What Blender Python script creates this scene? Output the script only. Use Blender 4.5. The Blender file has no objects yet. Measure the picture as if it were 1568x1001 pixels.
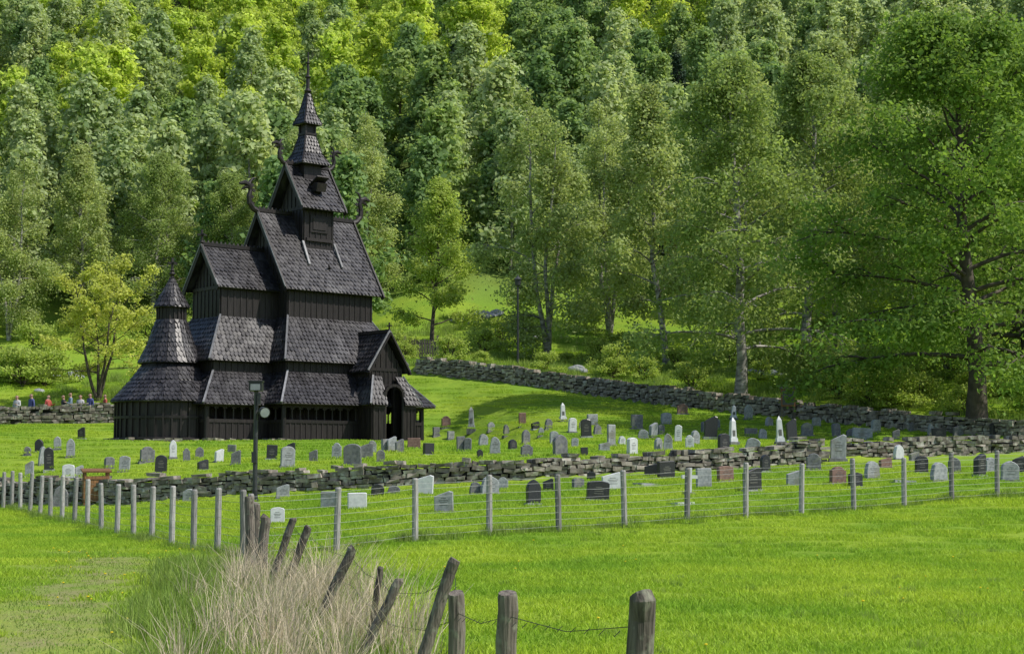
import bpy, math, random
import numpy as np
from mathutils import Vector, Matrix, noise
random.seed(7)
RS = np.random.RandomState(11)
scene = bpy.context.scene
COL = scene.collection
F = 2400.0
PITCH = math.atan(210/2400)
CAMZ = 1.7

# ------------------------------------------------------------------ terrain
fX=[-60,-17.6,-12.2,-7.8,-3.7,.3,4.5,9.4,11.4,18.3,60]
fY=[56,54,50,49,48,48,50,52,54,56,60]
fZ=[.15,.24,.45,.74,1.0,1.2,1.45,1.7,1.9,2.05,2.4]
bX=[-60,-27.8,-21.7,-17,-5.5,.6,7.4,13.2,18,21.3,60]
bY=[84,85,86,90,92,88,82,76,70,67,64]
bZ=[3.5,3.8,4.0,4.6,7.0,6.1,4.8,3.9,3.16,2.85,2.7]
def sm(t):
    t=np.clip(t,0,1); return t*t*(3-2*t)
def H(x,y):
    x=np.asarray(x,float); y=np.asarray(y,float)
    yf=np.interp(x,fX,fY); zf=np.interp(x,fX,fZ)
    yb=np.interp(x,bX,bY); zb=np.interp(x,bX,bZ)
    yA=np.interp(x,[-14,-8,-2,12],[44,34,27,30])
    front=zf*np.clip((y-yA)/(yf-yA),0,1)
    y1=63.5; z0=zf+.42; z1=2.62
    y1=np.minimum(y1,yb-3)
    y2=np.interp(x,[-26,-19,-3,2],[66,80,79,66]); y2=np.minimum(y2,yb-2)
    ter=z0+(z1-z0)*np.clip((y-yf)/(y1-yf),0,1)+(zb-z1)*np.clip((y-y2)/(yb-y2),0,1)
    z=front+(ter-front)*sm((y-yf)/.45)
    step=np.interp(x,[-22,-17],[-.1,.45]); fl=np.interp(x,[-22,-17],[4.5,0])
    beh=zb+step+.17*(y-yb)-.15*np.minimum(np.maximum(y-yb,0),fl)+.27*np.where(y>108,(np.sqrt((np.clip(y,0,640)-114)**2+30)+(np.clip(y,0,640)-114))/2,0)
    beh=beh+np.interp(x,[-24,-17],[.04,0])*np.clip(y-yb-5,0,25)
    z=z+(beh-z)*sm((y-yb)/.6)
    z=z+ .03*np.sin(x*.7+1.3*np.sin(y*.31))*np.sin(y*.53+.6*np.sin(x*.4))
    z=z+ sm((y-yb-4)/8)*(.35*np.sin(x*.45+y*.2)*np.sin(y*.37-x*.11))
    m=sm((y-114)/60)
    z=z+m*(2.2*np.sin(x*.06+2)*np.sin(y*.045+x*.02)+1.1*np.sin(x*.15)*np.cos(y*.11))
    return z
def Hs(x,y): return float(H(x,y))
def ray(px,py):
    a=(px-784)/F; b=-(py-500.5)/F
    c,s=math.cos(PITCH),math.sin(PITCH)
    return np.array([a,c-b*s,s+b*c])
def at_depth(px,py,d):
    r=ray(px,py); t=d/r[1]
    return np.array([r[0]*t,d,CAMZ+r[2]*t])
def hit(px,py,lo=10,hi=160):
    r=ray(px,py); ys=np.arange(lo,hi,.05); t=ys/r[1]
    X=r[0]*t; Z=CAMZ+r[2]*t
    k=np.nonzero(Z<=H(X,ys))[0]
    i=k[0] if len(k) else len(ys)-1
    return float(X[i]),float(ys[i])

# ------------------------------------------------------------------ materials
def newmat(name):
    m=bpy.data.materials.new(name); m.use_nodes=True
    nt=m.node_tree; b=nt.nodes['Principled BSDF']
    return m,nt,b
def N(nt,t,**k):
    n=nt.nodes.new(t)
    for a,v in k.items(): setattr(n,a,v)
    return n
def mixc(nt,fac,a,b,blend='MIX'):
    n=N(nt,'ShaderNodeMix'); n.data_type='RGBA'; n.blend_type=blend
    L=nt.links
    for s,v in ((0,fac),(6,a),(7,b)):
        if hasattr(v,'is_linked') or hasattr(v,'links'): L.new(v,n.inputs[s])
        elif s==0: n.inputs[0].default_value=v
        else: n.inputs[s].default_value=(*v,1)
    return n.outputs[2]
def ramp(nt,src,p0,p1):
    n=N(nt,'ShaderNodeMapRange'); n.inputs[1].default_value=p0; n.inputs[2].default_value=p1
    nt.links.new(src,n.inputs[0]); return n.outputs[0]
def noise_n(nt,scale,detail=4,coord='Object',sc=None):
    n=N(nt,'ShaderNodeTexNoise')
    n.inputs['Scale'].default_value=scale; n.inputs['Detail'].default_value=detail
    if coord=='World':
        src=N(nt,'ShaderNodeNewGeometry').outputs['Position']
    else: src=N(nt,'ShaderNodeTexCoord').outputs[coord]
    if sc:
        mp=N(nt,'ShaderNodeMapping'); mp.inputs['Scale'].default_value=sc
        nt.links.new(src,mp.inputs[0]); src=mp.outputs[0]
    nt.links.new(src,n.inputs['Vector'])
    return n.outputs[0]
def attr(nt,name='rnd'):
    a=N(nt,'ShaderNodeAttribute'); a.attribute_name=name; return a
def bump(nt,b,src,strength=.4,dist=.02):
    n=N(nt,'ShaderNodeBump'); n.inputs['Strength'].default_value=strength; n.inputs['Distance'].default_value=dist
    nt.links.new(src,n.inputs['Height']); nt.links.new(n.outputs[0],b.inputs['Normal'])
def rndmul(nt,col,var):
    a=attr(nt); k=N(nt,'ShaderNodeMapRange'); k.inputs[3].default_value=1-var; k.inputs[4].default_value=1+var
    nt.links.new(a.outputs['Fac'],k.inputs[0])
    cc=N(nt,'ShaderNodeCombineColor')
    for i in range(3): nt.links.new(k.outputs[0],cc.inputs[i])
    return mixc(nt,1.0,col,cc.outputs[0],'MULTIPLY')
def two_tone(name,c0,c1,scale=5,rough=.7,bs=.4,bd=.02,sc=None,spec=.4,use_rnd=True,detail=5,lichen=None):
    m,nt,b=newmat(name)
    n=noise_n(nt,scale,detail,sc=sc)
    col=mixc(nt,ramp(nt,n,.3,.7),c0,c1)
    if use_rnd: col=rndmul(nt,col,.4)
    if lichen:
        n2=noise_n(nt,lichen[1],4,'World'); col=mixc(nt,ramp(nt,n2,.55,.68),col,lichen[0])
    nt.links.new(col,b.inputs['Base Color'])
    b.inputs['Roughness'].default_value=rough; b.inputs['Specular IOR Level'].default_value=spec
    bump(nt,b,n,bs,bd)
    return m
def leafmat(name,c0,c1,trans=.4,var=.4,patch=None):
    m,nt,b=newmat(name)
    oi=N(nt,'ShaderNodeObjectInfo')
    col=mixc(nt,oi.outputs['Random'],c0,c1)
    if patch:
        n=noise_n(nt,patch[0],5,'World'); col=mixc(nt,ramp(nt,n,.38,.62),col,patch[1])
    col=rndmul(nt,col,var)
    nt.links.new(col,b.inputs['Base Color']); b.inputs['Roughness'].default_value=.6
    b.inputs['Specular IOR Level'].default_value=.12
    t=N(nt,'ShaderNodeBsdfTranslucent')
    tcol=mixc(nt,1.0,col,(1.15,1.15,.7),'MULTIPLY'); nt.links.new(tcol,t.inputs[0])
    mx=N(nt,'ShaderNodeMixShader'); mx.inputs[0].default_value=trans
    nt.links.new(b.outputs[0],mx.inputs[1]); nt.links.new(t.outputs[0],mx.inputs[2])
    nt.links.new(mx.outputs[0],nt.nodes['Material Output'].inputs[0])
    return m

M={}
M['bark']=two_tone('bark',(.04,.033,.025),(.11,.09,.07),3,.9,.6,.03)
M['birchbark']=two_tone('birch_bark',(.06,.055,.05),(.44,.42,.38),2.5,.8,.4,.02,sc=(1,1,2.5))
M['leaf_dark']=leafmat('leaf_dark',(.19,.30,.06),(.21,.32,.07),.47)
M['leaf_birch']=leafmat('leaf_birch',(.34,.42,.16),(.40,.47,.18),.48)
M['leaf_mid']=leafmat('leaf_mid',(.28,.37,.12),(.31,.40,.13),.48)
M['leaf_yg']=leafmat('leaf_yellow_green',(.38,.48,.11),(.40,.50,.12),.48)
M['leaf_yel']=leafmat('leaf_yellow',(.50,.54,.13),(.53,.57,.14),.48)
M['leaf_far1']=leafmat('leaf_far_birch_hazed',(.34,.44,.21),(.50,.58,.29),.48)  # distance haze put into the colour: far birch leaves paler and bluer
M['leaf_far2']=leafmat('leaf_far_green',(.21,.33,.13),(.34,.45,.16),.48)
M['leaf_far3']=leafmat('leaf_far_yellow',(.46,.58,.11),(.56,.66,.13),.48)
M['needle']=leafmat('spruce_needles',(.035,.065,.035),(.05,.085,.05),.15)
M['blade']=leafmat('grass_blade',(.37,.50,.05),(.42,.54,.06),.42,.3,(.3,(.24,.40,.04)))
M['blade_long']=leafmat('grass_long',(.20,.31,.06),(.29,.38,.10),.4)
M['dry']=leafmat('dry_grass',(.55,.45,.34),(.64,.55,.44),.25)
M['flower']=leafmat('dandelion_yellow',(.75,.6,.03),(.8,.65,.04),.2,.1)
M['tar']=two_tone('tarred_wood',(.009,.007,.007),(.026,.021,.021),3,.55,.5,.02,sc=(6,6,.6),spec=.35)
M['shingle']=two_tone('tarred_shingle',(.013,.012,.014),(.043,.041,.046),4,.42,.4,.01,spec=.45,lichen=((.07,.068,.072),1.1))
M['edge']=two_tone('roof_edge_lead',(.13,.13,.14),(.25,.25,.26),4,.6,.2,.01)
M['stone']=two_tone('dry_stone',(.09,.078,.062),(.31,.28,.235),4,.9,.7,.03,lichen=((.40,.40,.34),5))
M['dark']=two_tone('dark_core',(.01,.01,.01),(.02,.02,.018),4,.95)
M['post']=two_tone('weathered_post',(.17,.16,.155),(.36,.35,.34),6,.85,.6,.01,sc=(8,8,.8))
M['oldpost']=two_tone('old_post',(.045,.037,.03),(.18,.155,.13),6,.9,.8,.015,sc=(8,8,.8),lichen=((.2,.2,.15),14))
M['wire'],_nt,_b=newmat('galvanised_wire'); _b.inputs['Base Color'].default_value=(.4,.4,.4,1); _b.inputs['Metallic'].default_value=.3; _b.inputs['Roughness'].default_value=.5
M['iron']=two_tone('dark_metal',(.02,.022,.025),(.04,.042,.045),6,.45,.1,.005)
M['glass']=two_tone('lamp_glass',(.3,.32,.35),(.4,.42,.45),6,.1,.0,.0)
M['wood']=two_tone('brown_wood',(.16,.075,.03),(.3,.15,.06),5,.6,.4,.01,sc=(6,6,1))
M['gL']=two_tone('granite_light',(.19,.205,.215),(.36,.375,.385),7,.7,.3,.006,use_rnd=False,lichen=((.2,.2,.17),2))
M['gW']=two_tone('marble_white',(.48,.49,.51),(.64,.65,.66),5,.55,.2,.005,use_rnd=False)
M['gG']=two_tone('granite_grey',(.09,.095,.1),(.2,.2,.21),7,.75,.4,.008,use_rnd=False,lichen=((.24,.24,.19),2.5))
M['gD']=two_tone('granite_dark',(.018,.019,.022),(.045,.045,.05),14,.35,.1,.004,use_rnd=False)
M['gR']=two_tone('granite_red',(.13,.07,.055),(.24,.15,.12),7,.6,.3,.006,use_rnd=False)
M['ink']=two_tone('inscription',(.09,.09,.09),(.13,.13,.12),8,.7,.1,.004,use_rnd=False)
M['gold']=two_tone('inscription_light',(.15,.145,.13),(.22,.21,.19),8,.5,.1,.004,use_rnd=False)

# ------------------------------------------------------------------ mesh helpers
def link(o,parent=None):
    COL.objects.link(o)
    if parent: o.parent=parent
    return o
def empty(name,loc=(0,0,0),rz=0):
    e=bpy.data.objects.new(name,None); e.location=loc; e.rotation_euler=(0,0,rz); e.empty_display_size=.5
    COL.objects.link(e); return e
class MB:
    def __init__(s): s.v=[];s.f=[];s.m=[];s.r=[]
    def add(s,vs,fs,mat=0,r=None):
        o=len(s.v); s.v.extend([tuple(map(float,p)) for p in vs])
        rr=random.random() if r is None else r
        for f in fs: s.f.append([i+o for i in f]); s.m.append(mat); s.r.append(rr)
    def box(s,c,h,rot=None,mat=0,r=None,jit=0,taper=1.0):
        vs=[]
        for sx,sy,sz in ((-1,-1,-1),(1,-1,-1),(1,1,-1),(-1,1,-1),(-1,-1,1),(1,-1,1),(1,1,1),(-1,1,1)):
            k=taper if sz>0 else 1
            p=Vector((sx*h[0]*k+random.uniform(-jit,jit),sy*h[1]*k+random.uniform(-jit,jit),sz*h[2]+random.uniform(-jit,jit)*.6))
            if rot is not None: p=rot@p
            vs.append(p+Vector(c))
        s.add(vs,[(0,3,2,1),(4,5,6,7),(0,1,5,4),(1,2,6,5),(2,3,7,6),(3,0,4,7)],mat,r)
    def beam(s,a,b,w,d=None,mat=0,r=None):
        a=Vector(a);b=Vector(b); d=d or w
        q=(b-a).to_track_quat('Z','Y').to_matrix()
        s.box((a+b)/2,(w/2,d/2,(b-a).length/2),q,mat,r)
    def tube(s,pts,rad,n=8,mat=0,r=None,cap=True):
        pts=[Vector(p) for p in pts]; vs=[];fs=[]
        for i,p in enumerate(pts):
            t=(pts[min(i+1,len(pts)-1)]-pts[max(i-1,0)]).normalized()
            x=t.orthogonal().normalized() if i==0 else (x-t*x.dot(t)).normalized()
            y=t.cross(x)
            for k in range(n):
                a=2*math.pi*k/n; vs.append(p+(x*math.cos(a)+y*math.sin(a))*rad[i])
        for i in range(len(pts)-1):
            for k in range(n):
                a=i*n+k;b=i*n+(k+1)%n; fs.append((a,b,b+n,a+n))
        if cap:
            fs.append(tuple(range(n))[::-1]); fs.append(tuple((len(pts)-1)*n+k for k in range(n)))
        s.add(vs,fs,mat,r)
    def lathe(s,c,prof,n=24,mat=0,r=None):
        vs=[];fs=[]
        for (rr,z) in prof:
            for k in range(n):
                a=2*math.pi*k/n; vs.append((c[0]+rr*math.cos(a),c[1]+rr*math.sin(a),c[2]+z))
        for i in range(len(prof)-1):
            for k in range(n):
                a=i*n+k;b=i*n+(k+1)%n; fs.append((a,b,b+n,a+n))
        s.add(vs,fs,mat,r)
    def obj(s,name,mats,parent=None,smooth=False,loc=None):
        me=bpy.data.meshes.new(name); me.from_pydata(s.v,[],s.f)
        for m in mats: me.materials.append(m)
        me.polygons.foreach_set('material_index',s.m)
        a=me.attributes.new('rnd','FLOAT','FACE'); a.data.foreach_set('value',s.r)
        if smooth: me.polygons.foreach_set('use_smooth',[True]*len(s.f))
        me.update(); o=bpy.data.objects.new(name,me)
        if loc is not None: o.location=loc
        return link(o,parent)
def np_mesh(name,V,Q,mi,rnd,mats,smooth=False):
    me=bpy.data.meshes.new(name); n=len(Q)
    me.vertices.add(len(V)); me.vertices.foreach_set('co',np.ascontiguousarray(V,dtype=np.float32).ravel())
    me.loops.add(n*4); me.loops.foreach_set('vertex_index',np.ascontiguousarray(Q,dtype=np.int32).ravel())
    me.polygons.add(n); me.polygons.foreach_set('loop_start',np.arange(0,n*4,4,dtype=np.int32))
    try: me.polygons.foreach_set('loop_total',np.full(n,4,dtype=np.int32))
    except Exception: pass
    for m in mats: me.materials.append(m)
    if mi is not None: me.polygons.foreach_set('material_index',np.asarray(mi,dtype=np.int32))
    me.update(calc_edges=True)
    if rnd is not None:
        a=me.attributes.new('rnd','FLOAT','FACE'); a.data.foreach_set('value',np.asarray(rnd,dtype=np.float32))
    if smooth: me.polygons.foreach_set('use_smooth',np.ones(n,dtype=bool))
    return me
def unit(a): return a/np.maximum(np.linalg.norm(a,axis=1,keepdims=True),1e-6)

# ------------------------------------------------------------------ ground
def grow(a,b,step,k):
    out=[a];s=step
    while out[-1]<b: s*=k; out.append(out[-1]+s)
    return np.array(out[1:])
gx=np.arange(-36,36.01,.5); r=grow(36,600,.5,1.12); gx=np.concatenate([-r[::-1],gx,r])
gy=np.concatenate([-grow(5,250,.8,1.25)[::-1],np.arange(-5,112,.45),grow(112,900,.6,1.06)])
GX,GY=np.meshgrid(gx,gy); GZ=H(GX,GY)
V=np.stack([GX.ravel(),GY.ravel(),GZ.ravel()],1)
nx,ny=len(gx),len(gy)
I=(np.arange(ny-1)[:,None]*nx+np.arange(nx-1)[None,:]).ravel()
Q=np.stack([I,I+1,I+nx+1,I+nx],1)
def path_mask(x,y):
    c=-.16*y-2.15-.035*(y-14)
    m=np.exp(-((x-c)/(.45+.025*y))**2)*sm((36-y)/10)
    rd=np.exp(-((y-(90-.15*(x+28)))/2.2)**2)*sm((-24.5-x)/2)
    return np.clip(m*.8+rd,0,1)
mat,nt,b=newmat('ground_grass')
a=attr(nt,'mask'); sep=N(nt,'ShaderNodeSeparateColor'); nt.links.new(a.outputs['Color'],sep.inputs[0])
n1=noise_n(nt,.3,5,'World'); n2=noise_n(nt,5,6); n3=noise_n(nt,40,3); n4=noise_n(nt,1.3,6)
c=mixc(nt,ramp(nt,n1,.38,.62),(.245,.34,.036),(.165,.28,.03))
c=mixc(nt,ramp(nt,n2,.45,.8),c,(.14,.23,.03))
dirt=mixc(nt,ramp(nt,n2,.3,.7),(.19,.18,.085),(.29,.25,.15))
ff=N(nt,'ShaderNodeMath',operation='MULTIPLY'); nt.links.new(sep.outputs[0],ff.inputs[0]); nt.links.new(ramp(nt,n4,.25,.6),ff.inputs[1])
c=mixc(nt,ff.outputs[0],c,dirt)
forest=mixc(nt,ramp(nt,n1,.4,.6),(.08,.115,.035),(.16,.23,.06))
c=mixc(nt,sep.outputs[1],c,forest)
nt.links.new(c,b.inputs['Base Color']); b.inputs['Roughness'].default_value=.95; b.inputs['Specular IOR Level'].default_value=.05
bump(nt,b,n3,.6,.04)
me=np_mesh('ground',V,Q,None,None,[mat],True)
ca=me.attributes.new('mask','FLOAT_COLOR','POINT')
mk=np.zeros((len(V),4),np.float32); mk[:,3]=1
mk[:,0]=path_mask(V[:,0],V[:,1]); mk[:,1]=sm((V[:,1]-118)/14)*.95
ca.data.foreach_set('color',mk.ravel())
link(bpy.data.objects.new('ground',me))

# ------------------------------------------------------------------ instancer
def instancer(name,child_mesh,child_name,P,S,parent=None,rot=None):
    n=len(P); a=RS.uniform(0,2*math.pi,n) if rot is None else rot
    P=np.asarray(P,float); S=np.asarray(S,float)
    V=np.zeros((n,4,3))
    for k in range(4):
        an=a+math.pi/4+k*math.pi/2; rr=S/math.sqrt(2)
        V[:,k,0]=P[:,0]+np.cos(an)*rr; V[:,k,1]=P[:,1]+np.sin(an)*rr; V[:,k,2]=P[:,2]
    me=np_mesh(name,V.reshape(-1,3),np.arange(4*n).reshape(-1,4),None,None,[])
    o=bpy.data.objects.new(name,me); link(o,parent)
    o.instance_type='FACES'; o.use_instance_faces_scale=True; o.instance_faces_scale=1.0
    o.show_instancer_for_render=False; o.show_instancer_for_viewport=False
    c=bpy.data.objects.new(child_name,child_mesh); link(c,o)
    return o

# ------------------------------------------------------------------ grass
def blades(n,w,h0,h1,area,lean=.5,rs=RS,gauss=False):
    if gauss: c=rs.normal(0,area/2.2,(n,2))
    else: c=rs.uniform(-area/2,area/2,(n,2))
    a=rs.uniform(0,2*math.pi,n); hh=rs.uniform(h0,h1,n); l=rs.uniform(0,lean,n)*hh; la=rs.uniform(0,2*math.pi,n)
    d=np.stack([np.cos(a),np.sin(a)],1)*w*.5
    V=np.zeros((n,6,3))
    V[:,0,:2]=c-d; V[:,1,:2]=c+d
    off=np.stack([np.cos(la)*l,np.sin(la)*l],1)
    V[:,2,:2]=c+d*.8+off*.35; V[:,3,:2]=c-d*.8+off*.35; V[:,2,2]=V[:,3,2]=hh*.6
    V[:,4,:2]=c+d*.15+off; V[:,5,:2]=c-d*.15+off; V[:,4,2]=V[:,5,2]=hh
    b=np.arange(n)[:,None]*6
    Q=np.concatenate([b+[0,1,2,3],b+[3,2,4,5]]); r=rs.uniform(0,1,n)
    return V.reshape(-1,3),Q,np.concatenate([r,r])
V,Q,r=blades(850,.011,.02,.075,1.2,1.4)
lawn=np_mesh('lawn_patch',V,Q,None,r,[M['blade']])
V,Q,r=blades(260,.010,.015,.04,1.2,1.4)
thin=np_mesh('worn_lawn_patch',V,Q,None,r,[M['blade_long']])
V,Q,r=blades(360,.02,.03,.085,1.2,1.5)
lawn2=np_mesh('lawn_patch_coarse',V,Q,None,r,[M['blade']])
V,Q,r=blades(120,.013,.1,.34,.42,.8,gauss=True)
tuft=np_mesh('long_tuft',V,Q,None,r,[M['blade_long']])
def gscatter(sp,y0,y1,marg=1.08):
    out=[]
    for y in np.arange(y0,y1,sp):
        xm=.333*y*marg+1
        xs=np.arange(-xm,xm,sp); out.append(np.stack([xs+RS.uniform(-.3,.3,len(xs))*sp,y+RS.uniform(-.3,.3,len(xs))*sp],1))
    out=np.concatenate(out); return out[:,0],out[:,1]
x,y=gscatter(.86,10,52); pm=path_mask(x,y); yf=np.interp(x,fX,fY)
k=(y<yf-.3); x,y,pm=x[k],y[k],pm[k]; k=RS.uniform(0,1,len(x))>pm*1.3
g=empty('meadow_grass')
instancer('field_lawn',lawn,'lawn_patch',np.stack([x[k],y[k],H(x[k],y[k])-.01],1),RS.uniform(.85,1.25,k.sum()),g)
k=~k
instancer('worn_lawn',thin,'worn_patch',np.stack([x[k],y[k],H(x[k],y[k])-.005],1),RS.uniform(.9,1.2,k.sum()),g)
x,y=gscatter(1.1,48,108); yf=np.interp(x,fX,fY); yb=np.interp(x,bX,bY)
k=(y>yf+1.1)&(np.abs(y-yb-.2)>1.0)&(path_mask(x,y)<.4); x,y=x[k],y[k]
cx,cy=x+9.7,y-73.2; lx=cx*math.cos(math.radians(42))+cy*math.sin(math.radians(42)); ly=-cx*math.sin(math.radians(42))+cy*math.cos(math.radians(42))
k=~((lx>-9.9)&(lx<5)&(np.abs(ly)<5)); x,y=x[k],y[k]
instancer('churchyard_lawn',lawn2,'lawn_patch',np.stack([x,y,H(x,y)-.01],1),RS.uniform(.95,1.3,len(x)),g)
fl=MB(); fl.tube([(0,0,0),(0.01,0,.08),(.015,0,.11)],[.003,.003,.003],4,1,cap=False); fl.lathe((.015,0,.11),[(.004,0),(.014,.004),(.018,.01),(.012,.016),(.002,.018)],8,0)
fo=fl.obj('tmpf',[M['flower'],M['blade_long']]); fme_=fo.data; bpy.data.objects.remove(fo)
y=np.sqrt(RS.uniform(13**2,30**2,70)); x=np.where(RS.uniform(0,1,70)<.75,RS.uniform(-.3,-.14,70),RS.uniform(-.1,.33,70))*y
instancer('dandelions',fme_,'dandelion',np.stack([x,y,H(x,y)],1),RS.uniform(.7,1.2,len(x)))

# ------------------------------------------------------------------ trees
def tree_mesh(name,seed,Ht,R,base,tr,limbs,nleaf,ls,clump,droop,bark,leaf,stems=1,spread=.25,point=.5,elev=(15,60),low=.55,wob=.008):
    rs=np.random.RandomState(seed); TV=[];TQ=[];cnt=[0]
    def tube(pts,rad,n=6):
        pts=np.array(pts); m=len(pts)
        t=np.gradient(pts,axis=0); t=unit(t)
        x=np.cross(t,[.31,.9,.2]); x=unit(x); y=np.cross(t,x)
        a=np.arange(n)*2*math.pi/n
        v=pts[:,None,:]+(x[:,None,:]*np.cos(a)[None,:,None]+y[:,None,:]*np.sin(a)[None,:,None])*np.array(rad)[:,None,None]
        TV.append(v.reshape(-1,3))
        for i in range(m-1):
            for k in range(n): TQ.append([cnt[0]+i*n+k,cnt[0]+i*n+(k+1)%n,cnt[0]+(i+1)*n+(k+1)%n,cnt[0]+(i+1)*n+k])
        cnt[0]+=m*n
    C=[]
    for s in range(stems):
        sa=s*2.399+rs.uniform(0,1); ln=(spread*Ht*rs.uniform(.5,1) if stems>1 else spread*.1*Ht)
        T=np.linspace(0,1,9); hh=Ht*(1 if s==0 else rs.uniform(.75,.98))
        jx=np.cumsum(rs.normal(0,wob*Ht,9)); jy=np.cumsum(rs.normal(0,wob*Ht,9)); jx-=jx[0]; jy-=jy[0]
        P=np.stack([np.cos(sa)*ln*T**.8+jx,np.sin(sa)*ln*T**.8+jy,hh*.97*T],1)
        r0=tr/(stems**.5); rad=r0*(1-T)**.85+.015; rad[0]*=1.25
        tube(P,rad,8)
        nl=max(4,int(limbs/stems))
        for i in range(nl):
            tt=(i+rs.uniform(.2,.8))/nl; t=base+(.98-base)*tt
            o=np.array([np.interp(t,T,P[:,j]) for j in range(3)])
            prof=((1-tt)**point)*min(1,low+2.4*tt)
            L=R*prof*rs.uniform(.68,1.22)*(.75 if stems>1 else 1)+.25
            az=i*2.399+rs.uniform(-.4,.4)+s; el=math.radians(elev[0]+(elev[1]-elev[0])*tt+rs.uniform(-8,8))
            S=np.linspace(0,1,6)
            p=o+np.stack([np.cos(az)*L*S*math.cos(el)+np.cumsum(rs.normal(0,.02*L,6))*(S>0),np.sin(az)*L*S*math.cos(el)+np.cumsum(rs.normal(0,.02*L,6))*(S>0),L*S*math.sin(el)-droop*L*.35*S**2],1)
            rb=max(.02,np.interp(t,T,rad)*.36)
            tube(p,rb*(1-S)**.8+.008,5)
            C+= [(p[5],1),(p[4],1),(p[3],.8)]
            for q in range(5 if L>1.5 else 2):
                s2=rs.uniform(.3,.95); o2=np.array([np.interp(s2,S,p[:,j]) for j in range(3)])
                a2=az+rs.choice([-1,1])*rs.uniform(.5,1.2); L2=L*rs.uniform(.22,.42); e2=el+rs.uniform(-.5,.4)
                S2=np.linspace(0,1,4)
                p2=o2+np.stack([np.cos(a2)*L2*S2*math.cos(e2),np.sin(a2)*L2*S2*math.cos(e2),L2*S2*math.sin(e2)-droop*L2*.5*S2**2],1)
                tube(p2,rb*.4*(1-S2)+.006,4); C+=[(p2[3],1),(p2[2],.8)]
    cc=np.array([c[0] for c in C]); cw=np.array([c[1] for c in C])*rs.uniform(.3,1.6,len(C)); cw/=cw.sum()
    idx=rs.choice(len(C),nleaf,p=cw)
    csz=clump*rs.uniform(.55,1.3,len(C))
    off=rs.normal(0,1,(nleaf,3)); off=unit(off)*(rs.uniform(0,1,(nleaf,1))**.5)
    off[:,2]*=.62
    c=cc[idx]+off*csz[idx][:,None]*1.05
    c[:,2]-=droop*csz[idx]*np.abs(rs.normal(0,.9,nleaf))
    c[:,2]=np.maximum(c[:,2],.3)
    nrm=unit(off*np.array([1,1,1.6])+np.array([0,0,.45])+rs.normal(0,.55,(nleaf,3)))
    u=unit(np.cross(nrm,rs.normal(0,1,(nleaf,3)))); w=np.cross(nrm,u)
    sz=(ls*rs.uniform(.55,1.3,nleaf))[:,None]*.5
    LV=np.stack([c-u*sz,c+w*sz*.65,c+u*sz,c-w*sz*.65],1).reshape(-1,3)
    TVa=np.concatenate(TV); nb=len(TVa)
    LQ=np.arange(nleaf*4).reshape(-1,4)+nb
    TQa=np.array(TQ)
    V=np.concatenate([TVa,LV]); Q=np.concatenate([TQa,LQ])
    mi=np.concatenate([np.zeros(len(TQa)),np.ones(nleaf)])
    crnd=rs.uniform(0,1,len(C)); rr=np.concatenate([rs.uniform(.3,.7,len(TQa)),np.clip(crnd[idx]*.5+rs.uniform(0,.5,nleaf),0,1)])
    return np_mesh(name,V,Q,mi,rr,[M[bark],M[leaf]])
def put(name,me,x,y,s=1,rz=0,dz=-.1,sz=None):
    o=bpy.data.objects.new(name,me); o.location=(x,y,Hs(x,y)+dz); o.scale=(s,s,sz or s); o.rotation_euler=(0,0,rz); return link(o)

tA=tree_mesh('broad_tree',1,17.8,7.6,.14,.42,44,60000,.22,1.15,.5,'bark','leaf_dark',point=.4,elev=(5,62),low=.78)
tB=tree_mesh('birch',2,18,6.0,.15,.28,38,38000,.21,.95,.9,'birchbark','leaf_mid',point=.5,elev=(15,65),low=.75)
tC=tree_mesh('birch_b',3,18,5.0,.12,.27,36,30000,.21,.95,1.0,'birchbark','leaf_birch',stems=3,spread=.12,point=.5,elev=(20,65),low=.7)
tD=tree_mesh('young_tree',4,11.8,3.1,.12,.14,28,22000,.18,.7,.4,'bark','leaf_yg',point=.6,elev=(25,65),low=.8)
tE=tree_mesh('round_tree',5,7.8,4.4,.24,.19,34,15000,.18,.55,.15,'bark','leaf_yel',stems=4,spread=.22,point=.28,elev=(10,60),low=.95)
tF=tree_mesh('birch_c',6,19,4.2,.2,.22,32,24000,.24,.9,.8,'birchbark','leaf_birch',point=.45,elev=(30,70),low=.6)
bush=tree_mesh('bush',8,1.3,1.1,.02,.04,18,3200,.12,.38,.1,'bark','leaf_yg',stems=4,spread=.35,point=.3,elev=(10,60),low=1)

put('broadleaf_tree',tA,20.3,68.6,1.0,.4)
put('birch_tree',tB,11.6,79.6,1.0,1.0)
put('birch_tree',tC,2.3,100,1.03,2.1)
put('young_birch_tree',tD,-5.4,105,1.0,0)
put('round_leafy_tree',tE,-25.6,97,1.0,.6)
put('birch_tree',tB,17.5,93,1.05,2.6)
put('birch_tree',tF,20.5,98,1.12,.2)
put('birch_tree',tF,9.6,97,.95,2.2)
put('birch_tree',tC,24.5,88,1.05,4)
put('broadleaf_tree',tA,26.5,80,1.0,3.3)
put('birch_tree',tF,15,106,1.05,5.2)
put('birch_tree',tC,7,112,1.0,1.2)
put('birch_tree',tC,-12,120,.95,.3)
put('birch_tree',tF,-16,119,.85,3)
put('birch_tree',tB,-22,121,.7,2)
put('birch_tree',tC,-38,118,.8,5)
put('birch_tree',tF,-33,120,.8,1)
put('birch_tree',tB,-28,122,.75,4)
put('broadleaf_tree',tA,31,96,1.0,1.5)
put('birch_tree',tF,28,108,1.1,1.9)

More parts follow.
